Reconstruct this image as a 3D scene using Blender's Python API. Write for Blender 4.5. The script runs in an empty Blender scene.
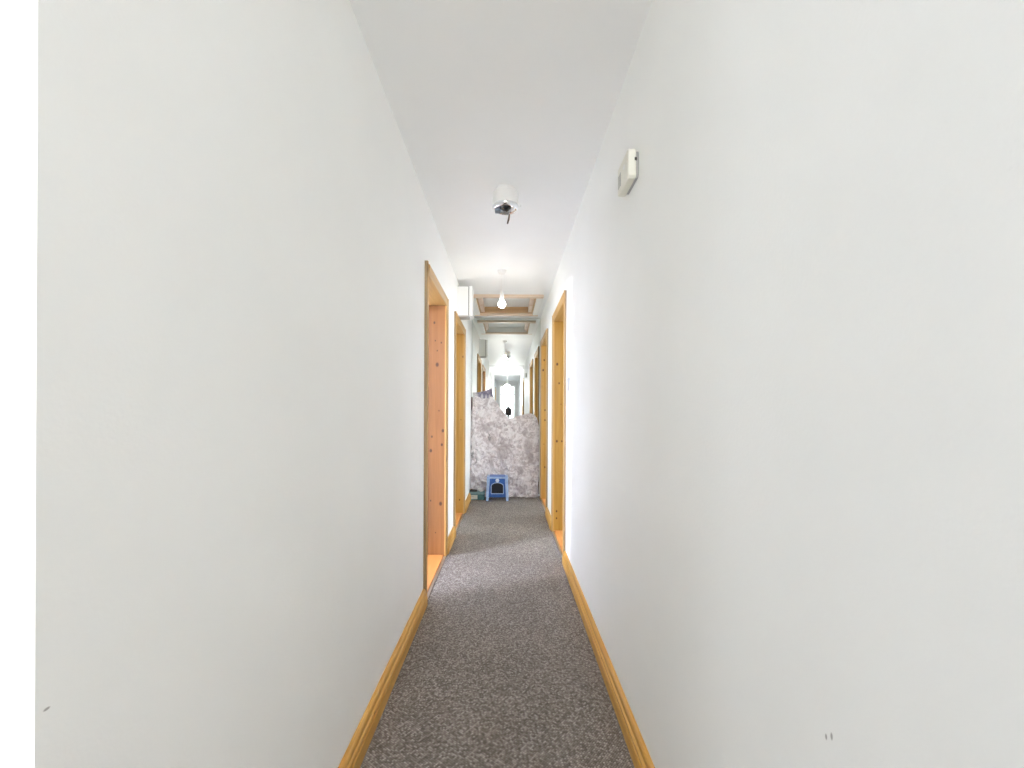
import bpy, bmesh, math, random
from mathutils import Vector, Matrix, noise

random.seed(7)
SC = bpy.context.scene
COL = SC.collection

# ---------------------------------------------------------------- dimensions (metres)
XL, XR = -0.4934, 0.4366          # corridor wall faces
H = 2.40                          # ceiling height
EYE = 1.14                        # lens height
F = 435.0                         # focal length in pixels of the 1024 frame
Y_CORNER = 0.455                  # the left wall starts here, the hall opens to its left
Y_MIR = 5.86                      # mirror face at the end of the corridor
Y_BACK = -6.4                     # end of the hall behind
WT = 0.17                         # wall thickness


def P(px, py, d):
    """point at depth d seen at pixel (px, py)"""
    return Vector(((px - 508) * d / F, d, EYE - (py - 411) * d / F))


# ---------------------------------------------------------------- materials
def nodes_of(name):
    m = bpy.data.materials.new(name)
    m.use_nodes = True
    nt = m.node_tree
    b = nt.nodes['Principled BSDF']
    return m, nt, b


def N(nt, typ, **kw):
    n = nt.nodes.new(typ)
    for k, v in kw.items():
        if k.startswith('i_'):
            n.inputs[k[2:].replace('_', ' ')].default_value = v
        else:
            setattr(n, k, v)
    return n


def L(nt, a, b):
    nt.links.new(a, b)


def plain(name, col, rough=0.5, metal=0.0, bump=0.0, bscale=200, var=0.04, vscale=6):
    m, nt, b = nodes_of(name)
    g = N(nt, 'ShaderNodeNewGeometry')
    nz = N(nt, 'ShaderNodeTexNoise', i_Scale=vscale, i_Detail=3.0)
    L(nt, g.outputs['Position'], nz.inputs['Vector'])
    r = N(nt, 'ShaderNodeValToRGB')
    r.color_ramp.elements[0].position = 0.3
    r.color_ramp.elements[1].position = 0.7
    r.color_ramp.elements[0].color = tuple(c * (1 - var) for c in col) + (1,)
    r.color_ramp.elements[1].color = tuple(min(1, c * (1 + var)) for c in col) + (1,)
    L(nt, nz.outputs['Fac'], r.inputs['Fac'])
    L(nt, r.outputs['Color'], b.inputs['Base Color'])
    b.inputs['Roughness'].default_value = rough
    b.inputs['Metallic'].default_value = metal
    if bump:
        n2 = N(nt, 'ShaderNodeTexNoise', i_Scale=bscale, i_Detail=4.0)
        L(nt, g.outputs['Position'], n2.inputs['Vector'])
        bp = N(nt, 'ShaderNodeBump', i_Strength=bump, i_Distance=0.002)
        L(nt, n2.outputs['Fac'], bp.inputs['Height'])
        L(nt, bp.outputs['Normal'], b.inputs['Normal'])
    return m


def spots_mask(nt, pos, spots):
    """sum of soft ellipses: (x, y, z, sx, sy, sz)"""
    total = None
    for (x, y, z, sx, sy, sz) in spots:
        s = N(nt, 'ShaderNodeVectorMath', operation='SUBTRACT')
        s.inputs[1].default_value = (x, y, z)
        L(nt, pos, s.inputs[0])
        d = N(nt, 'ShaderNodeVectorMath', operation='DIVIDE')
        d.inputs[1].default_value = (sx, sy, sz)
        L(nt, s.outputs[0], d.inputs[0])
        ln = N(nt, 'ShaderNodeVectorMath', operation='LENGTH')
        L(nt, d.outputs[0], ln.inputs[0])
        mr = N(nt, 'ShaderNodeMapRange', i_From_Min=1.25, i_From_Max=0.6)
        L(nt, ln.outputs['Value'], mr.inputs['Value'])
        if total is None:
            total = mr.outputs[0]
        else:
            mx = N(nt, 'ShaderNodeMath', operation='MAXIMUM')
            L(nt, total, mx.inputs[0])
            L(nt, mr.outputs[0], mx.inputs[1])
            total = mx.outputs[0]
    return total


def paint(name, col, scuffs=(), bump=0.15):
    """roller-painted wall with a faint orange-peel and a few scuffs"""
    m = plain(name, col, rough=0.55, bump=bump, bscale=140, var=0.012, vscale=2.5)
    nt = m.node_tree
    b = nt.nodes['Principled BSDF']
    b.inputs['Specular IOR Level'].default_value = 0.3
    if scuffs:
        g = N(nt, 'ShaderNodeNewGeometry')
        mask = spots_mask(nt, g.outputs['Position'], scuffs)
        src = b.inputs['Base Color'].links[0].from_socket
        mx = N(nt, 'ShaderNodeMix', data_type='RGBA')
        L(nt, mask, mx.inputs['Factor'])
        L(nt, src, mx.inputs['A'])
        mx.inputs['B'].default_value = (.42, .41, .39, 1)
        L(nt, mx.outputs['Result'], b.inputs['Base Color'])
    return m


def pine(name, light, dark, axis='Z', knots=(), rough=0.38, random_knots=True):
    """varnished knotty pine, grain running along axis"""
    m, nt, b = nodes_of(name)
    g = N(nt, 'ShaderNodeNewGeometry')
    mp = N(nt, 'ShaderNodeMapping')
    sc = {'X': (1.2, 30, 30), 'Y': (30, 1.2, 30), 'Z': (30, 30, 1.2)}[axis]
    mp.inputs['Scale'].default_value = sc
    L(nt, g.outputs['Position'], mp.inputs['Vector'])
    nz = N(nt, 'ShaderNodeTexNoise', i_Scale=1.0, i_Detail=5.0, i_Roughness=0.6, i_Distortion=0.6)
    L(nt, mp.outputs[0], nz.inputs['Vector'])
    r = N(nt, 'ShaderNodeValToRGB')
    r.color_ramp.elements[0].position = 0.30
    r.color_ramp.elements[0].color = dark + (1,)
    r.color_ramp.elements[1].position = 0.66
    r.color_ramp.elements[1].color = light + (1,)
    L(nt, nz.outputs['Fac'], r.inputs['Fac'])
    col = r.outputs['Color']
    kc = (dark[0] * .28, dark[1] * .2, dark[2] * .2, 1)
    if random_knots:
        m2 = N(nt, 'ShaderNodeMapping')
        m2.inputs['Scale'].default_value = {'X': (3.2, 9, 9), 'Y': (9, 3.2, 9), 'Z': (9, 9, 3.2)}[axis]
        L(nt, g.outputs['Position'], m2.inputs['Vector'])
        v = N(nt, 'ShaderNodeTexVoronoi', i_Scale=1.0, i_Randomness=1.0)
        L(nt, m2.outputs[0], v.inputs['Vector'])
        mr = N(nt, 'ShaderNodeMapRange', i_From_Min=0.10, i_From_Max=0.05)
        L(nt, v.outputs['Distance'], mr.inputs['Value'])
        mx = N(nt, 'ShaderNodeMix', data_type='RGBA')
        L(nt, mr.outputs[0], mx.inputs['Factor'])
        L(nt, col, mx.inputs['A'])
        mx.inputs['B'].default_value = kc
        col = mx.outputs['Result']
    if knots:
        mask = spots_mask(nt, g.outputs['Position'], knots)
        mx = N(nt, 'ShaderNodeMix', data_type='RGBA')
        L(nt, mask, mx.inputs['Factor'])
        L(nt, col, mx.inputs['A'])
        mx.inputs['B'].default_value = kc
        col = mx.outputs['Result']
    L(nt, col, b.inputs['Base Color'])
    b.inputs['Roughness'].default_value = rough
    bp = N(nt, 'ShaderNodeBump', i_Strength=0.12, i_Distance=0.001)
    L(nt, nz.outputs['Fac'], bp.inputs['Height'])
    L(nt, bp.outputs['Normal'], b.inputs['Normal'])
    return m


def carpet_mat():
    m, nt, b = nodes_of('carpet_loop_pile')
    g = N(nt, 'ShaderNodeNewGeometry')
    mp = N(nt, 'ShaderNodeMapping')
    mp.inputs['Rotation'].default_value = (0, 0, math.radians(38))
    L(nt, g.outputs['Position'], mp.inputs['Vector'])
    v = N(nt, 'ShaderNodeTexVoronoi', i_Scale=140.0, i_Randomness=0.25)
    L(nt, mp.outputs[0], v.inputs['Vector'])
    sep = N(nt, 'ShaderNodeSeparateColor')
    L(nt, v.outputs['Color'], sep.inputs[0])
    r = N(nt, 'ShaderNodeValToRGB')
    e = r.color_ramp.elements
    e[0].position = 0.0
    e[0].color = (.18, .155, .132, 1)
    e[1].position = 1.0
    e[1].color = (.48, .435, .40, 1)
    for pos, c in ((.35, (.255, .222, .195, 1)), (.75, (.35, .31, .275, 1))):
        k = e.new(pos)
        k.color = c
    L(nt, sep.outputs[0], r.inputs['Fac'])
    # dark gaps between the loops
    gap = N(nt, 'ShaderNodeMapRange', i_From_Min=0.20, i_From_Max=0.75, i_To_Min=1.0, i_To_Max=0.35)
    L(nt, v.outputs['Distance'], gap.inputs['Value'])
    mul = N(nt, 'ShaderNodeMix', data_type='RGBA', blend_type='MULTIPLY')
    mul.inputs['Factor'].default_value = 1
    L(nt, r.outputs['Color'], mul.inputs['A'])
    L(nt, gap.outputs[0], mul.inputs['B'])
    # faint traffic wear
    nz = N(nt, 'ShaderNodeTexNoise', i_Scale=2.2, i_Detail=3.0)
    L(nt, g.outputs['Position'], nz.inputs['Vector'])
    wr = N(nt, 'ShaderNodeMapRange', i_From_Min=0.3, i_From_Max=0.7, i_To_Min=0.92, i_To_Max=1.08)
    L(nt, nz.outputs['Fac'], wr.inputs['Value'])
    m3 = N(nt, 'ShaderNodeMix', data_type='RGBA', blend_type='MULTIPLY')
    m3.inputs['Factor'].default_value = 1
    L(nt, mul.outputs['Result'], m3.inputs['A'])
    L(nt, wr.outputs[0], m3.inputs['B'])
    L(nt, m3.outputs['Result'], b.inputs['Base Color'])
    b.inputs['Roughness'].default_value = 0.95
    b.inputs['Specular IOR Level'].default_value = 0.1
    bp = N(nt, 'ShaderNodeBump', i_Strength=0.7, i_Distance=0.003)
    bp.invert = True
    L(nt, v.outputs['Distance'], bp.inputs['Height'])
    L(nt, bp.outputs['Normal'], b.inputs['Normal'])
    return m


def emit(name, col, s):
    m, nt, b = nodes_of(name)
    b.inputs['Base Color'].default_value = col + (1,)
    b.inputs['Emission Color'].default_value = col + (1,)
    b.inputs['Emission Strength'].default_value = s
    return m


def mirror_mat():
    m, nt, b = nodes_of('mirror_glass')
    g = N(nt, 'ShaderNodeNewGeometry')
    nz = N(nt, 'ShaderNodeTexNoise', i_Scale=3.0, i_Detail=4.0)
    L(nt, g.outputs['Position'], nz.inputs['Vector'])
    mr = N(nt, 'ShaderNodeMapRange', i_From_Min=0.3, i_From_Max=0.7, i_To_Min=0.0, i_To_Max=0.004)
    L(nt, nz.outputs['Fac'], mr.inputs['Value'])
    b.inputs['Base Color'].default_value = (.78, .81, .78, 1)
    b.inputs['Metallic'].default_value = 1
    L(nt, mr.outputs[0], b.inputs['Roughness'])
    return m


def cloth_mat(name, base, tone_blotch, dark, dark_amt=0.5):
    """crumpled cotton dust sheet, crumple shade painted in as blotches, with specks of paint"""
    m, nt, b = nodes_of(name)
    g = N(nt, 'ShaderNodeNewGeometry')
    n1 = N(nt, 'ShaderNodeTexNoise', i_Scale=13.0, i_Detail=6.0, i_Roughness=0.7, i_Distortion=1.2)
    L(nt, g.outputs['Position'], n1.inputs['Vector'])
    r1 = N(nt, 'ShaderNodeValToRGB')
    r1.color_ramp.elements[0].position = 0.42
    r1.color_ramp.elements[0].color = tone_blotch + (1,)
    r1.color_ramp.elements[1].position = 0.56
    r1.color_ramp.elements[1].color = base + (1,)
    L(nt, n1.outputs['Fac'], r1.inputs['Fac'])
    n2 = N(nt, 'ShaderNodeTexNoise', i_Scale=26.0, i_Detail=4.0, i_Roughness=0.6)
    L(nt, g.outputs['Position'], n2.inputs['Vector'])
    mr = N(nt, 'ShaderNodeMapRange', i_From_Min=0.58, i_From_Max=0.70, i_To_Max=dark_amt)
    L(nt, n2.outputs['Fac'], mr.inputs['Value'])
    mx = N(nt, 'ShaderNodeMix', data_type='RGBA')
    L(nt, mr.outputs[0], mx.inputs['Factor'])
    L(nt, r1.outputs['Color'], mx.inputs['A'])
    mx.inputs['B'].default_value = dark + (1,)
    L(nt, mx.outputs['Result'], b.inputs['Base Color'])
    b.inputs['Roughness'].default_value = 0.85
    bp = N(nt, 'ShaderNodeBump', i_Strength=0.9, i_Distance=0.02)
    n3 = N(nt, 'ShaderNodeTexNoise', i_Scale=22.0, i_Detail=5.0, i_Distortion=1.0)
    L(nt, g.outputs['Position'], n3.inputs['Vector'])
    L(nt, n3.outputs['Fac'], bp.inputs['Height'])
    L(nt, bp.outputs['Normal'], b.inputs['Normal'])
    return m


# ---------------------------------------------------------------- mesh helpers
class MB:
    def __init__(self):
        self.bm = bmesh.new()

    def box(self, x0, x1, y0, y1, z0, z1, bevel=0.0, seg=2):
        bm = self.bm
        vs = [bm.verts.new((x, y, z)) for x in (x0, x1) for y in (y0, y1) for z in (z0, z1)]
        q = [(0, 1, 3, 2), (4, 6, 7, 5), (0, 4, 5, 1), (2, 3, 7, 6), (0, 2, 6, 4), (1, 5, 7, 3)]
        fs = [bm.faces.new([vs[i] for i in f]) for f in q]
        if bevel:
            es = list({e for f in fs for e in f.edges})
            bmesh.ops.bevel(bm, geom=es, offset=bevel, segments=seg, affect='EDGES', profile=0.5)
        return self

    def prism(self, pts, plane, a, b, bevel=0.0):
        """polygon pts in a plane ('XZ','YZ','XY') extruded from a to b along the third axis"""
        bm = self.bm

        def mk(u, v, w):
            return {'XZ': (u, w, v), 'YZ': (w, u, v), 'XY': (u, v, w)}[plane]
        A = [bm.verts.new(mk(u, v, a)) for u, v in pts]
        B = [bm.verts.new(mk(u, v, b)) for u, v in pts]
        n = len(pts)
        fs = [bm.faces.new(A), bm.faces.new(list(reversed(B)))]
        for i in range(n):
            fs.append(bm.faces.new([A[i], B[i], B[(i + 1) % n], A[(i + 1) % n]]))
        if bevel:
            es = list({e for f in fs[:2] for e in f.edges})
            bmesh.ops.bevel(bm, geom=es, offset=bevel, segments=2, affect='EDGES', profile=0.5)
        return self

    def lathe(self, prof, c=(0, 0, 0), seg=32, axis='Z'):
        bm = self.bm
        rings = []
        for r, h in prof:
            ring = []
            for i in range(seg):
                t = 2 * math.pi * i / seg
                u, v = max(r, 1e-5) * math.cos(t), max(r, 1e-5) * math.sin(t)
                p = {'Z': (u, v, h), 'X': (h, u, v), 'Y': (u, h, v)}[axis]
                ring.append(bm.verts.new((c[0] + p[0], c[1] + p[1], c[2] + p[2])))
            rings.append(ring)
        for a, b in zip(rings, rings[1:]):
            for i in range(seg):
                bm.faces.new([a[i], a[(i + 1) % seg], b[(i + 1) % seg], b[i]])
        bm.faces.new(list(reversed(rings[0])))
        bm.faces.new(rings[-1])
        return self

    def tube(self, path, r, seg=10):
        bm = self.bm
        path = [Vector(p) for p in path]
        rings = []
        for i, p in enumerate(path):
            d = (path[min(i + 1, len(path) - 1)] - path[max(i - 1, 0)]).normalized()
            up = Vector((0, 1, 0)) if abs(d.z) > 0.9 else Vector((0, 0, 1))
            u = d.cross(up).normalized()
            w = d.cross(u).normalized()
            rr = r[i] if isinstance(r, (list, tuple)) else r
            rings.append([bm.verts.new(p + rr * (math.cos(t) * u + math.sin(t) * w))
                          for t in [2 * math.pi * k / seg for k in range(seg)]])
        for a, b in zip(rings, rings[1:]):
            for i in range(seg):
                bm.faces.new([a[i], a[(i + 1) % seg], b[(i + 1) % seg], b[i]])
        bm.faces.new(list(reversed(rings[0])))
        bm.faces.new(rings[-1])
        return self

    def build(self, name, mat, parent=None, loc=None, smooth=False):
        """vertices are given in the parent's frame"""
        bmesh.ops.recalc_face_normals(self.bm, faces=self.bm.faces)
        if loc is not None:
            bmesh.ops.translate(self.bm, verts=self.bm.verts, vec=-Vector(loc))
        me = bpy.data.meshes.new(name)
        self.bm.to_mesh(me)
        self.bm.free()
        me.materials.append(mat)
        if smooth:
            for p in me.polygons:
                p.use_smooth = True
            try:
                me.set_sharp_from_angle(angle=math.radians(40))
            except Exception:
                pass
        o = bpy.data.objects.new(name, me)
        COL.objects.link(o)
        if loc is not None:
            o.location = loc
        if parent is not None:
            o.parent = parent
        return o


def tag(o, label=None, cat=None, group=None, kind=None):
    if label:
        o['label'] = label
    if cat:
        o['category'] = cat
    if group:
        o['group'] = group
    if kind:
        o['kind'] = kind
    return o


def thing(name, loc, label, cat, group=None, kind=None):
    o = bpy.data.objects.new(name, None)
    o.empty_display_size = 0.05
    o.location = loc
    COL.objects.link(o)
    return tag(o, label, cat, group, kind)


def struct(name, mb, mat, label=None, cat=None, parent=None, smooth=False):
    o = mb.build(name, mat, parent, smooth=smooth)
    if parent is None:
        tag(o, label, cat, kind='structure')
    return o


# ---------------------------------------------------------------- material set
sl = P(48, 711, 0.4934 * F / 460)
sr = P(833, 735, 0.4366 * F / 325)
M_WL = paint('wall_paint_left', (.908, .915, .895), scuffs=[(XL, sl.y, sl.z, .004, .0035, .0016)])
M_WR = paint('wall_paint_right', (.908, .915, .895), scuffs=[(XR, sr.y, sr.z, .004, .0022, .0050),
                                                           (XR, sr.y + .01, sr.z - .008, .004, .002, .004)])
M_WALL = paint('wall_paint', (.85, .855, .842))
M_HALL_DIM = paint('dimmed_hall_paint', (.52, .525, .52))  # wall white darkened so the hall and its reflection do not overexpose
M_CEIL = paint('ceiling_paint', (.895, .905, .90), bump=0.12)
M_CARPET = carpet_mat()
M_ROOMFLOOR = plain('room_carpet', (.42, .43, .44), .9)
M_SKIRT = pine('skirting_pine', (.64, .355, .072), (.48, .245, .040), 'Y', random_knots=False,
               knots=[(XL, 1.55, .06, .03, .012, .006), (XL, 1.02, .06, .03, .01, .006),
                      (XR, 1.9, .06, .03, .012, .005), (XR, 1.2, .05, .03, .01, .004)])
M_CASE = pine('architrave_pine', (.55, .33, .11), (.40, .22, .06), 'Z')
M_HEAD = pine('head_architrave_pine', (.55, .33, .11), (.40, .22, .06), 'Y')
M_EDGE = pine('architrave_edge_stained', (.36, .25, .13), (.24, .16, .08), 'Z', random_knots=False)
M_SADDLE = pine('saddle_pine', (.66, .29, .085), (.52, .205, .05), 'Y', random_knots=False)
M_WHITE = plain('white_plastic', (.82, .82, .80), 0.35, var=.01)
M_IVORY = plain('aged_white_plastic', (.80, .79, .70), 0.4, var=.015)
M_GREY = plain('grey_plastic', (.42, .42, .41), 0.5)
M_DARK = plain('dark_gap', (.05, .05, .045), 0.8)
M_BLACK = plain('black_plastic', (.02, .022, .024), 0.4)
M_CHROME = plain('chrome', (.75, .76, .78), 0.12, 1.0, var=.01)
M_BROWN = plain('brown_connector', (.10, .065, .04), 0.5)
M_MIRROR = mirror_mat()
M_METAL = plain('satin_aluminium', (.62, .60, .56), 0.4, 1.0)
M_GLOSSW = plain('white_gloss_paint', (.80, .81, .80), 0.3, var=.01)

# ---------------------------------------------------------------- doorways
# (name, side, start, end along the corridor, top of architrave)
DOORS = [('door_1', -1, 2.555, 3.457, 2.022),
         ('door_2', -1, 3.953, 4.855, 2.045),
         ('door_3', 1, 3.263, 4.165, 2.048),
         ('door_4', 1, 4.750, 5.652, 2.045),
         ('door_5', 1, -1.05, -0.15, 2.045),
         ('door_6', -1, -5.6, -4.7, 2.045)]
CW, CT = 0.066, 0.020     # architrave width, thickness
LT = 0.028                # lining board thickness


def opening(d):
    return d[2] + CW - 0.006, d[3] - CW + 0.006, d[4] - CW + 0.006


def wall_with_doors(x0, x1, y0, y1, doors):
    mb = MB()
    y = y0
    for d in sorted(doors, key=lambda q: q[2]):
        a, b, t = opening(d)
        a -= LT
        b += LT
        t += LT
        mb.box(x0, x1, y, a, 0, H)
        mb.box(x0, x1, a, b, t, H)
        y = b
    mb.box(x0, x1, y, y1, 0, H)
    return mb


struct('wall_left', wall_with_doors(XL - WT, XL, Y_CORNER, Y_MIR + .02, [d for d in DOORS[:2]]), M_WL,
       'long off-white painted wall on the left of the corridor', 'wall')
struct('wall_right_back', wall_with_doors(XR, XR + WT, Y_BACK, -.10, [DOORS[4]]), M_HALL_DIM,
       'wall of the hall behind the camera, colour dimmed against glare', 'wall')
struct('wall_right', wall_with_doors(XR, XR + WT, -.10, Y_MIR + .02, [DOORS[2], DOORS[3]]), M_WR,
       'long off-white painted wall on the right of the corridor', 'wall')
struct('wall_left_back', wall_with_doors(XL - WT, XL, Y_BACK, -2.2, [DOORS[5]]), M_HALL_DIM,
       'left wall of the hall behind the camera, colour dimmed against glare', 'wall')
struct('wall_left_return', MB().box(-3.2, XL - WT, Y_CORNER, Y_CORNER + .12, 0, H), M_HALL_DIM,  # white wall given the dimmed colour to curb its overexposure
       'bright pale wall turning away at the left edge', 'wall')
struct('wall_hall_back', MB().box(-3.2, XL - WT, -2.32, -2.2, 0, H), M_HALL_DIM, 'wall of the side hall, colour dimmed against glare', 'wall')
# hall window wall with an opening
WH = (-2.0, -.62, .85, 2.15)
struct('wall_hall_left', MB().box(-3.32, -3.2, -2.32, WH[0], 0, H).box(-3.32, -3.2, WH[1], Y_CORNER + .12, 0, H)
       .box(-3.32, -3.2, WH[0], WH[1], 0, WH[2]).box(-3.32, -3.2, WH[0], WH[1], WH[3], H), M_HALL_DIM,
       'window wall of the side hall, colour dimmed against glare', 'wall')
struct('wall_end', MB().box(XL - WT, XR + WT, Y_MIR + .02, Y_MIR + .14, 0, H), M_WALL,
       'wall behind the mirror at the corridor end', 'wall')
# hall end behind the camera with a glazed opening
struct('wall_back', MB().box(XL - WT, -.36, Y_BACK - .12, Y_BACK, 0, H).box(.30, XR + WT, Y_BACK - .12, Y_BACK, 0, H)
       .box(-.36, .30, Y_BACK - .12, Y_BACK, 0, .25).box(-.36, .30, Y_BACK - .12, Y_BACK, 2.2, H), M_HALL_DIM,
       'white wall at the far end of the hall, seen in the mirror', 'wall')

# side rooms (only light and door reveals are seen from the corridor)
WL1 = (1.05, 1.85, 1.10, 2.28)
WL2 = (3.80, 4.55, .85, 2.15)  # far left window, added to light the dust sheet
YS = Y_CORNER + .12
struct('wall_left_room', MB().box(-3.72, -3.6, YS, WL1[0], 0, H).box(-3.72, -3.6, WL1[1], WL2[0], 0, H).box(-3.72, -3.6, WL2[1], Y_MIR + .14, 0, H)
       .box(-3.72, -3.6, WL2[0], WL2[1], 0, WL2[2]).box(-3.72, -3.6, WL2[0], WL2[1], WL2[3], H)
       .box(-3.72, -3.6, WL1[0], WL1[1], 0, WL1[2]).box(-3.72, -3.6, WL1[0], WL1[1], WL1[3], H)
       .box(-3.72, -3.2, Y_CORNER, YS, 0, H), M_WALL, 'window wall of the left room', 'wall')
struct('wall_left_partition', MB().box(-3.6, XL - WT, 3.62, 3.72, 0, H), M_WALL, 'partition between the left rooms', 'wall')
struct('wall_left_end', MB().box(-3.6, XL - WT, Y_MIR + .02, Y_MIR + .14, 0, H), M_WALL, 'end wall of the left room', 'wall')
WR1 = (2.3, 3.4, .85, 2.15)
WL2 = (3.80, 4.55, .85, 2.15)
WR2 = (4.58, 5.25, .85, 2.15)  # far right window, added to light the dust sheet
struct('wall_right_room', MB().box(3.5, 3.62, .3, WR1[0], 0, H).box(3.5, 3.62, WR1[1], WR2[0], 0, H).box(3.5, 3.62, WR2[1], Y_MIR + .14, 0, H)
       .box(3.5, 3.62, WR2[0], WR2[1], 0, WR2[2]).box(3.5, 3.62, WR2[0], WR2[1], WR2[3], H)
       .box(3.5, 3.62, WR1[0], WR1[1], 0, WR1[2]).box(3.5, 3.62, WR1[0], WR1[1], WR1[3], H), M_WALL,
       'window wall of the right room', 'wall')
struct('wall_right_partition', MB().box(XR + WT, 3.5, 4.40, 4.50, 0, H), M_WALL, 'partition between the right rooms', 'wall')
struct('wall_right_near', MB().box(XR + WT, 3.5, .3, .4, 0, H), M_WALL, 'near wall of the right room', 'wall')
struct('wall_right_end', MB().box(XR + WT, 3.5, Y_MIR + .02, Y_MIR + .14, 0, H), M_WALL, 'end wall of the right room', 'wall')

# floors
fl = MB().box(XL, XR, Y_BACK, Y_MIR, -.05, 0).box(-3.2, XL, -2.2, Y_CORNER, -.05, 0)
struct('floor', fl, M_CARPET, 'grey-brown looped pile carpet along the corridor', 'carpet')
struct('floor_left_room', MB().box(-3.6, XL - .0001, YS, Y_MIR + .02, -.06, 0.0), M_ROOMFLOOR,
       'grey carpet of the left rooms', 'floor')
struct('floor_right_room', MB().box(XR + .0001, 3.5, .4, Y_MIR + .02, -.06, 0.0), M_ROOMFLOOR,
       'grey carpet of the right rooms', 'floor')

# ceiling with the hatch opening
HX0, HX1, HY0, HY1 = -.365, .312, 4.77, 5.60
ce = MB()
YH = -.25
ce.box(-3.72, HX0, YH, Y_MIR + .14, H, H + .12)
ce.box(HX1, 3.62, YH, Y_MIR + .14, H, H + .12)
ce.box(HX0, HX1, YH, HY0, H, H + .12)
ce.box(HX0, HX1, HY1, Y_MIR + .14, H, H + .12)
struct('ceiling', ce, M_CEIL, 'smooth white ceiling of the corridor', 'ceiling')
struct('ceiling_hall', MB().box(-3.72, 3.62, Y_BACK - .12, YH, H, H + .12), M_HALL_DIM, 'ceiling of the hall behind the camera, colour dimmed against glare', 'ceiling')


def door_frame(d, jamb_mat):
    name, s, y0, y1, top = d
    a, b, t = opening(d)
    xw = XL if s < 0 else XR          # wall face
    labels = {'door_1': 'nearest pine doorway on the left wall, orange-pink jamb with dark knots',
              'door_2': 'further pine doorway on the left wall under the white box',
              'door_3': 'nearer pine doorway on the right wall beside the light switch',
              'door_4': 'far pine doorway on the right wall next to the dust sheet',
              'door_5': 'pine doorway on the right wall behind the camera',
              'door_6': 'pine doorway far behind the camera, seen in the mirror'}
    root = thing(name, (xw, (y0 + y1) / 2, 0), labels[name], 'doorway', kind='structure')
    loc = Vector(root.location)
    inn = -s                           # direction towards the corridor

    def X(u):                          # u metres from the wall face into the corridor
        return inn * u

    def bx(mb, u0, u1, ya, yb, z0, z1, bev=0.0):
        xa, xb = sorted((X(u0), X(u1)))
        return mb.box(xa, xb, ya - loc.y, yb - loc.y, z0, z1, bev)
    # side architraves: moulded section, thicker at the outer edge
    for (ya, yb, flip) in ((y0, y0 + CW, 1), (y1 - CW, y1, -1)):
        mb = MB()
        o, i = (ya, yb) if flip > 0 else (yb, ya)
        w = (i - o)
        sec = [(0, 0), (0, CT * .85), (.06, CT), (.30, CT), (.42, CT * .86), (.8, CT * .72), (.95, CT * .66), (1, CT * .5), (1, 0)]
        pts = [(X(v), o + u * w - loc.y) for u, v in sec]
        mb.prism(pts, 'XY', 0.0, top if flip else top)
        ao = mb.build('architrave', M_CASE, root)
        ao.data.materials.append(M_EDGE)
        for p in ao.data.polygons:      # unvarnished, stained outer edge
            if abs(p.normal.y) > .95 and p.area > .01 and abs(p.center.y + loc.y - o) < .004:
                p.material_index = 1
    mb = MB()
    sec = [(0, 0), (0, CT * .85), (.06, CT), (.30, CT), (.42, CT * .86), (.8, CT * .72), (.95, CT * .66), (1, CT * .5), (1, 0)]
    pts = [(X(v), top - u * CW) for u, v in sec]
    mb.prism(pts, 'XZ', y0 + CW * .98 - loc.y, y1 - CW * .98 - loc.y)
    mb.build('head_architrave', M_HEAD, root)
    # lining boards with a planted stop
    for (ya, yb, sa, sb) in ((a - LT, a, a, a + .012), (b, b + LT, b - .012, b)):
        mb = MB()
        bx(mb, -WT, -.0005, ya, yb, 0.0, t + LT)
        mb.build('jamb', jamb_mat, root)
        mb = MB()
        bx(mb, -WT + .004, -WT + .03, sa, sb, 0.016, t, .002)
        mb.build('door_stop', jamb_mat, root)
    mb = MB()
    bx(mb, -WT, -.0005, a, b, t, t + LT)
    mb.build('head_lining', M_HEAD, root)
    mb = MB()
    bx(mb, -WT + .004, -WT + .03, a + .012, b - .012, t - .012, t, .002)
    mb.build('head_stop', M_HEAD, root)
    # saddle board and the carpet trim
    mb = MB()
    bx(mb, -WT, -.004, a, b, 0, .016, .003)
    mb.build('saddle_board', M_SADDLE, root)
    mb = MB()
    bx(mb, -.004, .014, a, b, 0, .006, .002)
    mb.build('carpet_trim', M_METAL, root)
    return root


k1 = []
yj = opening(DOORS[0])[1]
for px, py, r in ((437, 365, .016), (443, 431, .013), (442, 445, .011), (431, 451, .013), (432, 437, .009),
                  (441, 504, .015), (434, 323, .010), (441, 343, .007), (435, 341, .006), (439, 411, .006),
                  (437, 351, .006), (431, 501, .007), (436, 533, .005)):
    p = P(px, py, yj)
    k1.append((p.x, p.y, p.z, r * .8, .05, r * 1.1))
k2 = []
yj = opening(DOORS[1])[1]
for px, py, r in ((463, 357, .012), (464, 461, .012), (461, 420, .006), (460, 500, .009)):
    p = P(px, py, yj)
    k2.append((p.x, p.y, p.z, r * .8, .05, r * 1.1))
k3 = []
yj = opening(DOORS[2])[1]
for px, py, r in ((557, 364, .013), (559, 383, .009), (557, 441, .012), (557, 511, .010), (557, 518, .009), (562, 441, .009),
                  (561, 404, .005)):
    p = P(px, py, yj)
    k3.append((p.x, p.y, p.z, r * .8, .05, r * 1.1))
k4 = []
yj = opening(DOORS[3])[1]
for px, py, r in ((544, 360, .013), (543, 370, .014), (545, 410, .012), (545, 420, .012), (545, 467, .011), (544, 444, .006)):
    p = P(px, py, yj)
    k4.append((p.x, p.y, p.z, r * .8, .05, r * 1.1))
J1 = pine('jamb_pine_rosy', (.285, .122, .037), (.215, .085, .021), 'Z', k1, random_knots=False)
J2 = pine('jamb_pine_ochre', (.52, .275, .054), (.38, .185, .029), 'Z', k2, random_knots=False)
J3 = pine('jamb_pine_golden', (.47, .255, .043), (.35, .17, .023), 'Z', k3, random_knots=False)
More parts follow.
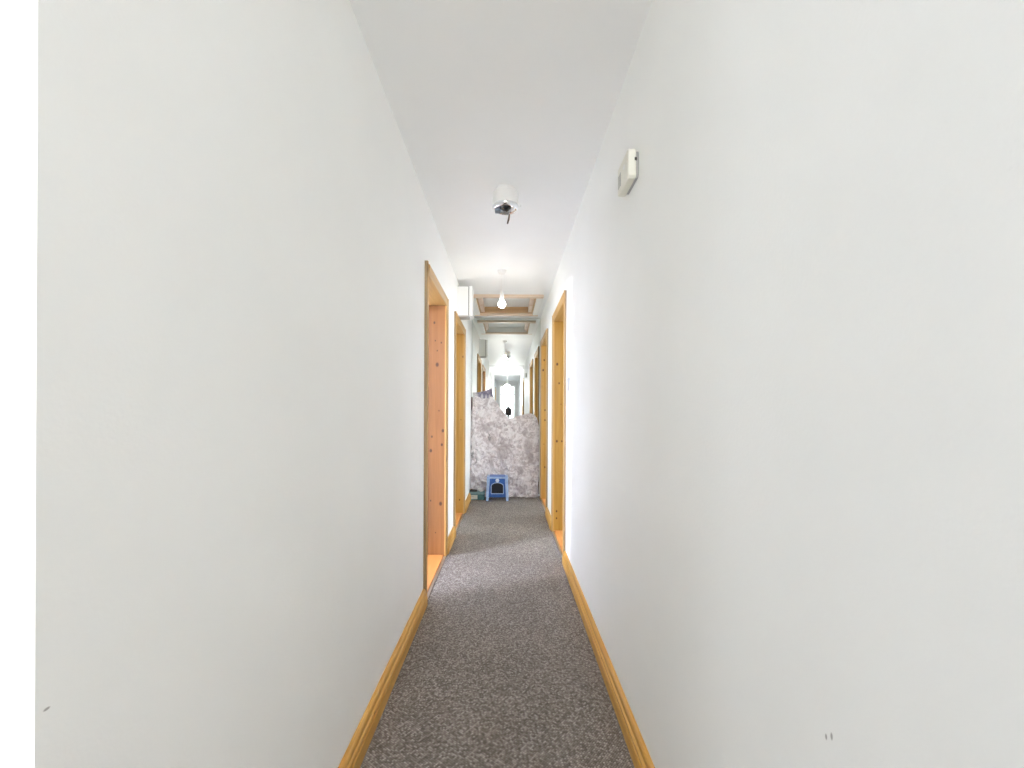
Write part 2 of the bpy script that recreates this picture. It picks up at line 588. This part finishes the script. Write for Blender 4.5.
J4 = pine('jamb_pine_amber', (.52, .275, .054), (.38, .185, .029), 'Z', k4, random_knots=False)
for d, jm in zip(DOORS, (J1, J2, J3, J4, M_CASE, M_CASE)):
    door_frame(d, jm)


# ---------------------------------------------------------------- skirting boards
def skirting(name, x, s, y0, y1, label):
    # ogee section: (thickness, height)
    sec = [(0, 0), (.026, 0), (.026, .046), (.0245, .049), (.019, .051), (.019, .054), (.0235, .057), (.0235, .064), (.0215, .067), (.0165, .070), (.0165, .079),
           (.0145, .087), (.010, .092), (.004, .094), (0, .094)]
    mb = MB()
    mb.prism([(x - s * t, z) for t, z in sec], 'XZ', y0, y1)
    struct(name, mb, M_SKIRT, label, 'skirting board')


skirting('baseboard_left', XL, -1, Y_CORNER, DOORS[0][2] - .0005, 'moulded pine skirting board along the near left wall')
skirting('baseboard_left_between', XL, -1, DOORS[0][3] + .0005, DOORS[1][2] - .0005, 'short pine skirting between the two left doorways')
skirting('baseboard_left_far', XL, -1, DOORS[1][3] + .0005, Y_MIR, 'short pine skirting left of the dust sheet')
skirting('baseboard_right', XR, 1, DOORS[4][3] + .0005, DOORS[2][2] - .0005, 'moulded pine skirting board along the near right wall')
skirting('baseboard_right_between', XR, 1, DOORS[2][3] + .0005, DOORS[3][2] - .0005, 'short pine skirting between the two right doorways')
skirting('baseboard_right_back', XR, 1, Y_BACK, DOORS[4][2] - .0005, 'pine skirting behind the camera on the right')

# ---------------------------------------------------------------- windows of the rooms that light the corridor


def window_frame(name, axis_x, y0, y1, z0, z1, label):
    root = thing(name, (axis_x, (y0 + y1) / 2, z0), label, 'window', kind='structure')
    cy, fw = (y0 + y1) / 2, .05
    mb = MB()
    mb.box(-.035, .035, y0 - cy, y0 - cy + fw, 0, z1 - z0).box(-.035, .035, y1 - cy - fw, y1 - cy, 0, z1 - z0)
    mb.box(-.035, .035, y0 - cy + fw, y1 - cy - fw, 0, fw).box(-.035, .035, y0 - cy + fw, y1 - cy - fw, z1 - z0 - fw, z1 - z0)
    mb.box(-.025, .025, -.02, .02, fw, z1 - z0 - fw)
    mb.build('window_frame', M_GLOSSW, root)


window_frame('window_1', -3.66, WL1[0], WL1[1], WL1[2], WL1[3], 'white framed window of the left room')
window_frame('window_2', -3.26, WH[0], WH[1], WH[2], WH[3], 'white framed window of the side hall')
window_frame('window_3', 3.56, WR1[0], WR1[1], WR1[2], WR1[3], 'white framed window of the right room')
window_frame('added_window_5', -3.66, WL2[0], WL2[1], WL2[2], WL2[3], 'added window of the far left room, lighting the dust sheet')
window_frame('added_window_6', 3.56, WR2[0], WR2[1], WR2[2], WR2[3], 'added window of the far right room, lighting the dust sheet')
rt = thing('window_4', (-.03, Y_BACK - .06, .25), 'tall white framed glazed panel at the hall end', 'window', kind='structure')
mb = MB()
mb.box(-.33, -.27, -.03, .03, 0, 1.95).box(.27, .33, -.03, .03, 0, 1.95).box(-.27, .27, -.03, .03, 0, .06)
mb.box(-.27, .27, -.03, .03, 1.89, 1.95).box(-.27, .27, -.03, .03, 1.55, 1.60)
mb.build('window_frame', M_GLOSSW, rt)

# ---------------------------------------------------------------- mirror
mr = MB().box(XL + .001, XR - .001, Y_MIR, Y_MIR + .006, .02, H - .012)
o = mr.build('wall_mirror', M_MIRROR)
tag(o, 'tall wall-to-wall mirror closing the corridor above the dust sheet', 'mirror')

# ---------------------------------------------------------------- loft hatch
hx, hy = (HX0 + HX1) / 2, (HY0 + HY1) / 2
rt = thing('loft_hatch', (hx, hy, H), 'square loft hatch with pine trim in the ceiling behind the bulb', 'loft hatch')
M_HTRIM = pine('hatch_trim_pine', (.78, .64, .50), (.64, .48, .34), 'X')
M_HLIN = pine('hatch_lining_pine', (.58, .38, .20), (.42, .25, .11), 'X')
M_HSIDE = pine('hatch_batten_pine', (.80, .66, .56), (.66, .50, .40), 'Y')
w2, l2 = (HX1 - HX0) / 2, (HY1 - HY0) / 2
tw = .07
T = .026
mb = MB().box(-w2 - tw, w2 + tw, -l2 - tw, -l2, -T, 0, .003)
tag(mb.build('trim_board', M_HTRIM, rt))
mb = MB().box(-w2 - tw, w2 + tw, l2, l2 + tw, -T, 0, .003)
mb.build('trim_board', M_HTRIM, rt)
for s in (-1, 1):
    xa, xb = sorted((s * w2, s * (w2 + tw)))
    MB().box(xa, xb, -l2, l2, -T, 0, .003).build('trim_board', M_GLOSSW, rt)
HD = .12
MB().box(-w2, w2, l2 - .022, l2, 0, HD).build('lining_board', M_HLIN, rt)
MB().box(-w2, w2, -l2, -l2 + .022, 0, HD).build('lining_board', M_GLOSSW, rt)
for s in (-1, 1):
    xa, xb = sorted((s * w2, s * (w2 - .022)))
    MB().box(xa, xb, -l2 + .022, l2 - .022, 0, HD).build('lining_board', M_HLIN, rt)
    xa, xb = sorted((s * (w2 - .022), s * (w2 - .062)))
    MB().box(xa, xb, -l2 + .16, -.02, .0, .07, .003).build('batten', M_HSIDE, rt)
    MB().box(xa, xb, .02, l2 - .05, .0, .07, .003).build('batten', M_HSIDE, rt)
MB().box(-w2 + .022, w2 - .022, -l2 + .022, l2 - .022, .075, .095).build('hatch_panel', M_GLOSSW, rt)

# ---------------------------------------------------------------- pendant lamp
pd = P(501.4, 304, 3.90)
rt = thing('pendant_lamp', (pd.x, 3.90, H), 'bare lit bulb hanging on a white cord from the corridor ceiling', 'lamp')
MB().lathe([(.018, -.034), (.026, -.031), (.034, -.022), (.039, -.008), (.041, 0)], seg=28).build('ceiling_rose', M_WHITE, rt, smooth=True)
MB().tube([(0, 0, -.03), (.0006, 0, -.12), (0, 0, -.20)], .0035, 8).build('cord', M_WHITE, rt, smooth=True)
hb = -.205
MB().lathe([(.006, hb + .012), (.013, hb + .006), (.015, hb - .012), (.019, hb - .02), (.019, hb - .052), (.016, hb - .056)][::-1], seg=24) \
    .build('lamp_holder', M_WHITE, rt, smooth=True)
prof = []
cz, R = hb - .098, .034
for i in range(17):
    t = math.pi * i / 16
    prof.append((R * math.sin(t), cz - R * math.cos(t)))
prof = [p for p in prof if not (p[1] > cz + .02)]
prof += [(.018, cz + .030), (.014, cz + .040), (.013, cz + .0425)]
BULB = MB().lathe(prof, seg=28).build('bulb', emit('bulb_glow', (1.0, .95, .89), 23), rt, smooth=True)

# ---------------------------------------------------------------- ceiling fitting with dangling lead
cf = P(504.6, 189, 2.47)
rt = thing('ceiling_downlight', (cf.x, 2.47, H),
           'white cylindrical ceiling fitting with chrome rim and dangling brown lead', 'ceiling fitting')
MB().lathe([(.072, -.096), (.0735, -.092), (.0735, -.03), (.070, -.022), (.058, -.016), (.056, 0)], seg=40).build('housing', M_WHITE, rt, smooth=True)
MB().lathe([(.052, -.116), (.060, -.1195), (.068, -.117), (.0735, -.109), (.0745, -.099), (.072, -.0955), (.05, -.0955), (.05, -.110)], seg=40) \
    .build('rim', M_CHROME, rt, smooth=True)
MB().lathe([(.0, -.137), (.010, -.136), (.022, -.130), (.031, -.120), (.034, -.108), (.034, -.094)], (0, -.022, 0), seg=32) \
    .build('dark_lens', plain('dark_lens_glass', (.012, .014, .02), 0.12), rt, smooth=True)
MB().box(-.060, -.026, -.020, .020, -.132, -.112, .005).build('sensor', plain('blue_grey_plastic', (.09, .12, .16), .4), rt)
MB().lathe([(.0, -.004), (.006, -.004), (.007, .004), (0, .004)], (.085, .01, -.09), 14, 'X').build('side_screw', M_WHITE, rt, smooth=True)
MB().tube([(.019, -.03, -.112), (.021, -.032, -.135), (.0205, -.034, -.160)], .0016, 8).build('lead', M_GREY, rt, smooth=True)
MB().tube([(.0225, -.034, -.160), (.019, -.035, -.185), (.012, -.036, -.212)], [.0045, .0055, .0045], 10).build('connector', M_BROWN, rt, smooth=True)

# ---------------------------------------------------------------- wall alarm
ay, az = 1.528, 1.975
rt = thing('wall_alarm', (XR, ay, az), 'white chamfered alarm box high on the near right wall', 'alarm')
hw, hh, ch = .070, .050, .007


def octo(w, h, c):
    return [(-w + c, -h), (w - c, -h), (w, -h + c), (w, h - c), (w - c, h), (-w + c, h), (-w, h - c), (-w, -h + c)]


MB().prism(octo(hw - .006, hh - .006, ch), 'YZ', -.009, 0).build('back_plate', M_GREY, rt)
MB().prism(octo(hw, hh, ch), 'YZ', -.038, -.0095, .005).build('case', M_IVORY, rt)
for q in range(4):
    MB().box(-.0392, -.037, .022 + q * .010, .027 + q * .010, -.030, .018, .001).build('vent_slot', M_GREY, rt)
MB().lathe([(.0, -.0395), (.007, -.0395), (.009, -.038), (.009, -.037)], (0, -.02, .012), 24, 'X').build('test_button', M_WHITE, rt, smooth=True)
MB().box(-.016, -.008, -hw - .0008, -hw + .004, .008, .018, .001).build('latch', M_DARK, rt)

# ---------------------------------------------------------------- light switch
rt = thing('light_switch', (XR, 3.13, 1.335), 'small light switch plate on the right wall beside the nearer doorway', 'light switch')
plt = MB().box(-.009, 0, -.043, .043, -.05, .05, .003).build('plate', plain('switch_plate', (.46, .46, .46), .35, var=.01), rt)
MB().prism([(-.0125, -.016), (-.0085, .016), (-.006, .016), (-.006, -.016)], 'XZ', -.010, .010).build('rocker', M_WHITE, plt)
for z in (-.036, .036):
    MB().lathe([(.003, -.0098), (.0035, -.009), (.0035, -.0085)], (0, 0, z), 12, 'X').build('screw', M_GREY, plt)

# ---------------------------------------------------------------- white service box above the left doorway
bz0, bz1 = 2.052, 2.345
rt = thing('fuse_box', (XL, 4.285, bz0), 'white fuse box on the left wall above the further doorway', 'fuse box')
hgt = bz1 - bz0
hl = .072
MB().box(0, .106, -hl, hl, .012, hgt, .003).build('case', M_WHITE, rt)
lid = MB().box(.111, .144, -hl - .004, hl + .004, .004, hgt + .002, .005).build('lid', M_GLOSSW, rt)
MB().box(.1055, .1115, -hl + .002, hl - .002, .016, hgt - .004).build('seal', M_DARK, rt)
MB().box(.0, .108, -hl - .001, hl + .001, .0, .0125, .002).build('base_strip', M_GREY, rt)
MB().box(.0, .112, -hl - .001, hl + .001, hgt, hgt + .004, .001).build('top_strip', M_GREY, rt)
MB().box(.1435, .1465, -.02, .02, .02, .035, .001).build('catch', M_GREY, lid)

# ---------------------------------------------------------------- dust sheet
top_px = [(468.5, 440), (470, 416), (472.3, 409), (473.2, 400), (475, 397), (477, 397), (482, 399), (488, 399), (491.5, 397), (494, 399), (496.5, 403), (500, 408.5), (505, 414.5),
          (509, 419), (513, 418.5), (519, 416.4), (525, 415), (530, 413.8), (534, 415), (537, 418.5), (539.3, 428)]
D0 = 5.77


def top_h(x):
    pts = [((px - 508) * D0 / F, EYE - (py - 411) * D0 / F) for px, py in top_px]
    if x <= pts[0][0]:
        return pts[0][1]
    for (xa, ha), (xb, hb2) in zip(pts, pts[1:]):
        if x <= xb:
            t = (x - xa) / (xb - xa)
            return ha + (hb2 - ha) * t
    return pts[-1][1]


def fold(x, z, k=0.0):
    """crease field, roughly -1..1"""
    p = Vector((x * 9 + k, z * 3.6, k * 1.7))
    a = noise.noise(p + Vector((noise.noise(Vector((x * 4, z * 4, 3))) * 1.2, 0, 0)))
    r = 1 - 2 * abs(noise.noise(Vector((x * 7 + z * 3 + k, z * 6 - x * 2, 5))))
    r2 = 1 - 2 * abs(noise.noise(Vector((x * 17 - z * 6, z * 13 + x * 5, 9 + k))))
    s = noise.noise(Vector((x * 34, z * 30, 2 + k)))
    return .7 * a + .5 * r + .45 * r2 + .22 * s


def sheet():
    x0, x1 = (468.5 - 508) * D0 / F, (539.3 - 508) * D0 / F
    nx, nz = 150, 190
    bm = bmesh.new()
    grid = []
    for i in range(nx + 1):
        u = i / nx
        x = x0 + (x1 - x0) * u
        h = top_h(x) + .004 * noise.noise(Vector((x * 40, 1, 1)))
        col = []
        for j in range(nz + 1):
            v = j / nz
            z = .004 + (h - .004) * v
            # overall drape: spread foot, body bulges, leans back to the mirror at the top
            base = 5.785 - .022 * math.exp(-z / .10) - .012 * math.sin(u * 9 + z * 2)
            base += .020 * max(0, v - .80) / .20
            base -= .012 * math.exp(-((u - .70) / .2) ** 2) * (1 - .5 * v)
            amp = .040 * (1 - .5 * v ** 6)
            dd = base - amp * fold(x, z)
            sway = .010 * noise.noise(Vector((x * 6, z * 5, 14)))
            # hem scallops
            zz = z + (0.018 * max(0, noise.noise(Vector((x * 16, 0, 20)))) * (1 - v) ** 6)
            edge = min(u, 1 - u)
            xi = x + sway
            if edge < .06:
                e = 1 - edge / .06
                dd += .03 * e * e
                xi += (.012 * noise.noise(Vector((x * 3, z * 4, 31)))) * e
            xi = max(XL + .026 if z < .11 else XL + .003, min(XR - .027 if z < .11 else XR - .004, xi))
            dd = min(dd, Y_MIR - .052)
            col.append(bm.verts.new((xi, dd, zz)))
        # over the top and down the back
        zt = col[-1].co.copy()
        for q, (dy, dz) in enumerate(((.004, .006), (.010, .008), (.016, .004), (.018, -.02), (.016, -.10), (.016, -.30))):
            col.append(bm.verts.new((zt.x, min(zt.y + dy, Y_MIR - .034), zt.z + dz)))
        grid.append(col)
    for a, b in zip(grid, grid[1:]):
        for j in range(len(a) - 1):
            bm.faces.new([a[j], b[j], b[j + 1], a[j + 1]])
    bmesh.ops.recalc_face_normals(bm, faces=bm.faces)
    me = bpy.data.meshes.new('dust_sheet')
    bm.to_mesh(me)
    bm.free()
    for p in me.polygons:
        p.use_smooth = True
    return me


me = sheet()
sm = cloth_mat('dust_sheet_cotton', (.86, .82, .83), (.55, .49, .50), (.25, .21, .23), .55)  # blotches carry the fold contrast that the flat light lacks


def tone_blotch(m, pts, col, amt):
    """soft patches painting fold relief into the colour: (px, py, half width, half height)"""
    nt = m.node_tree
    b = nt.nodes['Principled BSDF']
    src = b.inputs['Base Color'].links[0].from_socket
    g = N(nt, 'ShaderNodeNewGeometry')
    nz = N(nt, 'ShaderNodeTexNoise', i_Scale=14.0, i_Detail=3.0)
    L(nt, g.outputs['Position'], nz.inputs['Vector'])
    sc = N(nt, 'ShaderNodeVectorMath', operation='SCALE')
    sc.inputs['Scale'].default_value = .12
    L(nt, nz.outputs['Color'], sc.inputs[0])
    ad = N(nt, 'ShaderNodeVectorMath', operation='ADD')
    L(nt, g.outputs['Position'], ad.inputs[0])
    L(nt, sc.outputs[0], ad.inputs[1])
    q = []
    for px, py, hw_, hh_ in pts:
        p = P(px, py, D0)
        q.append((p.x + .06, p.y + .06, p.z + .06, hw_, .6, hh_))
    mk = spots_mask(nt, ad.outputs[0], q)
    ml = N(nt, 'ShaderNodeMath', operation='MULTIPLY')
    ml.inputs[1].default_value = amt
    L(nt, mk, ml.inputs[0])
    mx = N(nt, 'ShaderNodeMix', data_type='RGBA')
    L(nt, ml.outputs[0], mx.inputs['Factor'])
    L(nt, src, mx.inputs['A'])
    mx.inputs['B'].default_value = col + (1,)
    L(nt, mx.outputs['Result'], b.inputs['Base Color'])


tone_blotch(sm, [(503, 452, .07, .16), (528, 447, .06, .10), (531, 458, .04, .09), (486, 428, .07, .05), (520, 470, .05, .06),
           (524, 432, .05, .04), (492, 462, .03, .10), (477, 478, .07, .03)], (.40, .35, .36), .6)
tone_blotch(sm, [(469.6, 440, .010, .06), (471.5, 447, .010, .05), (473.5, 454, .012, .05), (475.5, 461, .010, .05), (470.2, 430, .008, .07),
           (489.5, 437, .007, .05)], (.16, .18, .16), .7)  # dark line painting in the shade of a diagonal crease
tone_blotch(sm, [(472, 424, .03, .10), (482, 413, .08, .04), (474, 440, .03, .09), (517, 440, .03, .10), (536, 440, .03, .12), (526, 478, .06, .03),
           (480, 455, .03, .10)], (.92, .90, .90), .6)
me.materials.append(sm)
o = bpy.data.objects.new('dust_sheet', me)
COL.objects.link(o)
o.location = (0, 0, 0)
tag(o, 'crumpled pale grey dust sheet draped across the corridor end', 'dust sheet')

# dark patterned cloth bundle rising at the top left of the sheet
rt_m = cloth_mat('painted_board', (.27, .25, .33), (.17, .15, .22), (.62, .58, .62), .8)
_nt = rt_m.node_tree
_b = _nt.nodes['Principled BSDF']
_src = _b.inputs['Base Color'].links[0].from_socket
_g = N(_nt, 'ShaderNodeNewGeometry')
_q = [P(px, py, Y_MIR - .024) for px, py in ((473.5, 396), (476.5, 400), (482, 397.5), (486, 398.5), (489.5, 397))]
_mk = spots_mask(_nt, _g.outputs['Position'], [(q.x, q.y, q.z, sx_, .3, sz_) for q, (sx_, sz_) in zip(_q, ((.06, .06), (.06, .05), (.018, .05), (.016, .05), (.014, .035)))])
_mx = N(_nt, 'ShaderNodeMix', data_type='RGBA')
L(_nt, _mk, _mx.inputs['Factor'])
L(_nt, _src, _mx.inputs['A'])
_mx.inputs['B'].default_value = (.66, .64, .66, 1)
L(_nt, _mx.outputs['Result'], _b.inputs['Base Color'])


def panel(name, pts, d0, d1, mat, bevel=.004):
    a = [((px - 508) * d0 / F, EYE - (py - 411) * d0 / F) for px, py in pts]
    mb = MB().prism(a, 'XZ', d0, d1, bevel)
    return mb.build(name, mat)


yb0, yb1 = Y_MIR - .024, Y_MIR - .010
o = None

# ---------------------------------------------------------------- blue step stool
sy = 5.595
sx = (497.8 - 508) * sy / F
rt = thing('step_stool', (sx, sy, 0), 'blue plastic step stool with pale legs in front of the dust sheet', 'stool')
M_BLUE = plain('blue_plastic', (.035, .12, .42), .35, var=.15, vscale=30)
M_PALE = plain('pale_blue_plastic', (.36, .50, .74), .35, var=.1, vscale=30)
SW, SH, SD = .134, .308, .085
# top tread with rounded rim and a grip slot
tread = MB().box(-SW, SW, -SD, SD, SH - .028, SH, .010, 3).build('tread', M_PALE, rt, smooth=True)
MB().box(-.10, .10, -.08, .08, SH - .001, SH + .003, .002).build('grip_pad', M_BLUE, tread)
# four splayed legs
for ax in (-1, 1):
    for bx_ in (-1, 1):
        bm = MB()
        tx, ty = ax * (SW - .020), bx_ * (SD - .02)
        ex, ey = ax * (SW - .006), bx_ * (SD - .004)
        wv = .016
        vs = []
        for (cx, cy, z, w) in ((ex, ey, 0, wv), (tx, ty, SH - .028, wv * 1.15)):
            vs.append([bm.bm.verts.new((cx + dx * w, cy + dy * w, z)) for dx, dy in ((-1, -1), (1, -1), (1, 1), (-1, 1))])
        for k in range(4):
            bm.bm.faces.new([vs[0][k], vs[0][(k + 1) % 4], vs[1][(k + 1) % 4], vs[1][k]])
        bm.bm.faces.new(vs[0][::-1])
        bm.bm.faces.new(vs[1])
        bmesh.ops.bevel(bm.bm, geom=list(bm.bm.edges), offset=.004, segments=2, affect='EDGES')
        bm.build('leg', M_PALE, rt)


def arch_panel(yc, mat, nm):
    """panel with an arched opening between the legs"""
    w, t = SW - .020, .010
    zt, zb = SH - .030, .045
    ow, o0, o1 = .075, .095, .215
    n = 12
    mb = MB()
    mb.box(-w, -ow, yc - t / 2, yc + t / 2, zb, zt, .002)
    mb.box(ow, w, yc - t / 2, yc + t / 2, zb, zt, .002)
    mb.box(-ow, ow, yc - t / 2, yc + t / 2, zb, o0, .002)
    pts = [(-ow, zt), (-ow, o1 - .03)]
    for i in range(n + 1):
        a = math.pi * (1 - i / n)
        pts.append((ow * .96 * math.cos(a), o1 - .03 + .04 * math.sin(a)))
    pts += [(ow, o1 - .03), (ow, zt)]
    mb.prism(pts, 'XZ', yc - t / 2, yc + t / 2)
    return mb.build(nm, mat, rt)


fp = arch_panel(-SD + .012, M_BLUE, 'front_panel')
MB().box(-SW + .02, SW - .02, SD - .017, SD - .007, .045, SH - .03, .002).build('rear_panel', plain('shaded_navy_plastic', (.035, .04, .055), .5), rt)  # solid and darkened so the opening in front reads dark
for s in (-1, 1):
    MB().box(s * (SW - .014) - .005, s * (SW - .014) + .005, -SD + .03, SD - .03, .06, SH - .03, .002).build('side_panel', M_BLUE, rt)
MB().tube([(-.078, -SD + .003, .093), (-.078, -SD + .003, .185)] +
          [(.078 * math.cos(math.pi * (1 - i / 12)), -SD + .003, .188 + .042 * math.sin(math.pi * (1 - i / 12))) for i in range(13)] +
          [(.078, -SD + .003, .185), (.078, -SD + .003, .093)], .0045, 8).build('opening_rim', M_PALE, fp, smooth=True)
MB().box(-.078, .078, -SD - .0005, -SD + .006, .086, .094, .002).build('opening_sill', M_PALE, fp)
MB().lathe([(.0, -.003), (.020, -.003), (.024, 0), (.024, .004)], (.0, -SD + .004, .258), 20, 'Y').build('badge', plain('white_badge', (.66, .74, .86), .4), fp, smooth=True)

# ---------------------------------------------------------------- teal carton with a white label, small things on it
by = 5.625
bxx = (477.2 - 508) * by / F
rt = thing('carton', (bxx, by, 0), 'small teal carton with a white label left of the blue stool', 'box')
bw, bd, bh = .100, .055, .10
MB().box(-bw, bw, -bd, bd, 0, bh, .003).build('body', plain('teal_card', (.06, .17, .19), .6, var=.25, vscale=40), rt)
MB().box(-bw - .003, bw + .003, -bd - .003, bd + .003, bh - .030, bh + .002, .002).build('lid', plain('pale_teal_card', (.19, .32, .35), .6, var=.12, vscale=40), rt)
flb = MB().box(-.088, .012, -bd - .0015, -bd, .010, .062).build('front_label', plain('label_paper', (.62, .66, .62), .6), rt)
for k, (z, a, b) in enumerate(((.047, -.07, -.035), (.039, -.07, -.03))):
    MB().box(a, b, -bd - .0022, -bd - .0014, z, z + .004).build('print_line', M_GREY, flb)
o = MB().prism([(-.046, -.028), (.046, -.030), (.048, .026), (.02, .03), (-.044, .028)], 'XY', 0, .022, .004).build('tape_pack', M_BLACK)
o.location = (bxx - .042, by - .028, bh + .0025)
tag(o, 'flat black pack lying on the teal carton', 'pack')
# crumpled paper on the right of the carton
mb = MB()
bmesh.ops.create_icosphere(mb.bm, subdivisions=3, radius=.036)
for v in mb.bm.verts:
    n = noise.noise(v.co * 38) * .014 + noise.noise(v.co * 80) * .005
    v.co += v.co.normalized() * n
    v.co.z *= .7
zmin = min(v.co.z for v in mb.bm.verts)
for v in mb.bm.verts:
    v.co.z = max(v.co.z, zmin + .006) - (zmin + .006)
o = mb.build('crumpled_paper', plain('white_paper', (.80, .80, .76), .8))
o.location = (bxx + .056, by - .02, bh + .0025)
tag(o, 'crumpled white paper on the right end of the teal carton', 'paper')
# black bag edge behind the carton
o = MB().prism([(-.012, 0), (.012, 0), (.013, .075), (.004, .125), (-.010, .130)], 'XZ', -.06, .04, .004).build('black_board', M_BLACK)
o.location = (bxx - bw - .026, by + .06, 0)
tag(o, 'narrow black board standing on edge left of the teal carton', 'board')

# ---------------------------------------------------------------- things behind the sheet at its top left
o = panel('leaning_board', [(473.2, 497.4), (472.8, 392.6), (478, 392.8), (485, 391.3), (491.6, 388.3), (493.4, 398), (495.0, 497.4)], yb0, yb1, rt_m)
tag(o, 'dark violet paint-splashed board peeking out above the dust sheet', 'board')
o = panel('red_batten', [(470.0, 497.2), (470.0, 396.5), (472.3, 397.2), (472.6, 497.2)], yb0, yb1,
          plain('dark_red_paint', (.10, .018, .018), .5))
tag(o, 'thin dark red strip standing at the top left edge of the dust sheet', 'batten')

# ---------------------------------------------------------------- camera on its tripod, seen only in the mirror
rt = thing('tripod_camera', (0.01, -.16, 0), 'black camera on a tripod, reflected in the far mirror', 'camera')
cb = MB()
cb.box(-.085, .085, -.045, .045, EYE - .12, EYE + .075, .015, 3)
cb.box(-.04, .04, -.035, .04, EYE + .07, EYE + .12, .012, 3)
cb.build('body', M_BLACK, rt)
MB().lathe([(.030, .04), (.032, .05), (.034, .085), (.028, .088)], (0, 0, EYE - .01), 28, 'Y').build('lens', M_BLACK, rt, smooth=True)
MB().tube([(0, 0, EYE - .10), (0, 0, EYE - .20), (0, 0, .55)], .024, 14).build('column', M_BLACK, rt, smooth=True)
for k in range(3):
    a = math.radians(90 + 120 * k)
    MB().tube([(0.02 * math.cos(a), .02 * math.sin(a), EYE - .28), (.32 * math.cos(a), .32 * math.sin(a), .012)], [.014, .010], 10) \
        .build('leg', M_BLACK, rt, smooth=True)


# ---------------------------------------------------------------- light
def area(name, loc, target, w, h, energy, col):
    li = bpy.data.lights.new(name, 'AREA')
    li.shape = 'RECTANGLE'
    li.size, li.size_y = w, h
    li.energy = energy
    li.color = col
    o = bpy.data.objects.new(name, li)
    COL.objects.link(o)
    o.location = loc
    d = Vector(target) - Vector(loc)
    o.rotation_euler = d.to_track_quat('-Z', 'Z').to_euler()
    return o


DAY = (.86, .92, 1.0)
zc = 1.5
area('daylight_left_room', (-3.74, (WL1[0] + WL1[1]) / 2, 1.69), (0, (WL1[0] + WL1[1]) / 2, 1.5), 0.8, 1.15, 235, (.78, .81, 1.0))
area('daylight_side_hall', (-3.34, (WH[0] + WH[1]) / 2, zc), (0, (WH[0] + WH[1]) / 2, zc), 1.35, 1.3, 12, DAY)
area('daylight_right_room', (3.64, (WR1[0] + WR1[1]) / 2, zc), (0, (WR1[0] + WR1[1]) / 2, zc), 1.1, 1.3, 55, DAY)
area('added_daylight_left_far', (-3.74, (WL2[0] + WL2[1]) / 2, zc), (0, (WL2[0] + WL2[1]) / 2, zc), 0.7, 1.3, 66, DAY)  # added lamp at an unseen window, lighting the dust sheet
area('added_daylight_right_far', (3.64, (WR2[0] + WR2[1]) / 2, zc), (0, (WR2[0] + WR2[1]) / 2, zc), 0.7, 1.3, 66, DAY)  # added likewise, lighting the dust sheet from the right
area('daylight_hall_end', (-.03, Y_BACK - .14, 1.3), (-.03, 0, 1.3), .6, 1.9, 9, DAY)

# globe lamp added behind the camera to brighten the near walls
p2 = thing('added_globe_lamp', (-.03, -2.2, H), 'added white globe lamp behind the camera, brightening the near walls', 'lamp')
MB().lathe([(.02, -.035), (.045, -.02), (.05, 0)], seg=28).build('ceiling_rose', M_WHITE, p2, smooth=True)
MB().tube([(0, 0, -.03), (0, 0, -.38)], .005, 10).build('cord', M_WHITE, p2, smooth=True)
MB().lathe([(.04, -.435), (.045, -.425), (.04, -.39), (.012, -.375)], seg=24).build('gallery', M_WHITE, p2, smooth=True)
MB().lathe([(.125 * math.sin(math.pi * q / 20), -.55 - .125 * math.cos(math.pi * q / 20)) for q in range(19)], seg=40) \
    .build('globe_shade', emit('added_globe_glow', (1.0, .99, .985), 158), p2, smooth=True)

w = bpy.data.worlds.new('World')
SC.world = w
w.use_nodes = True
bg = w.node_tree.nodes['Background']
bg.inputs['Color'].default_value = (.80, .90, 1.0, 1)
bg.inputs['Strength'].default_value = .6

# ---------------------------------------------------------------- camera
cd = bpy.data.cameras.new('camera')
cd.sensor_fit = 'HORIZONTAL'
cd.sensor_width = 36
cd.lens = 36 * F / 1024
cd.shift_x = (512 - 508) / 1024
cd.shift_y = (411 - 384) / 1024
cd.clip_start = 0.01
co = bpy.data.objects.new('camera', cd)
COL.objects.link(co)
co.matrix_world = Matrix.Translation((0, 0, EYE)) @ Matrix.Rotation(math.pi / 2, 4, 'X') @ Matrix.Rotation(math.radians(.25), 4, 'Z')
SC.camera = co

SC.view_settings.view_transform = 'Standard'
SC.view_settings.look = 'None'
SC.view_settings.gamma = 1
SC.view_settings.use_curve_mapping = False
SC.view_settings.exposure = 1.2
SC.cycles.use_denoising = True
SC.cycles.max_bounces = 24
SC.cycles.diffuse_bounces = 16
SC.cycles.glossy_bounces = 6
SC.cycles.sample_clamp_indirect = 8
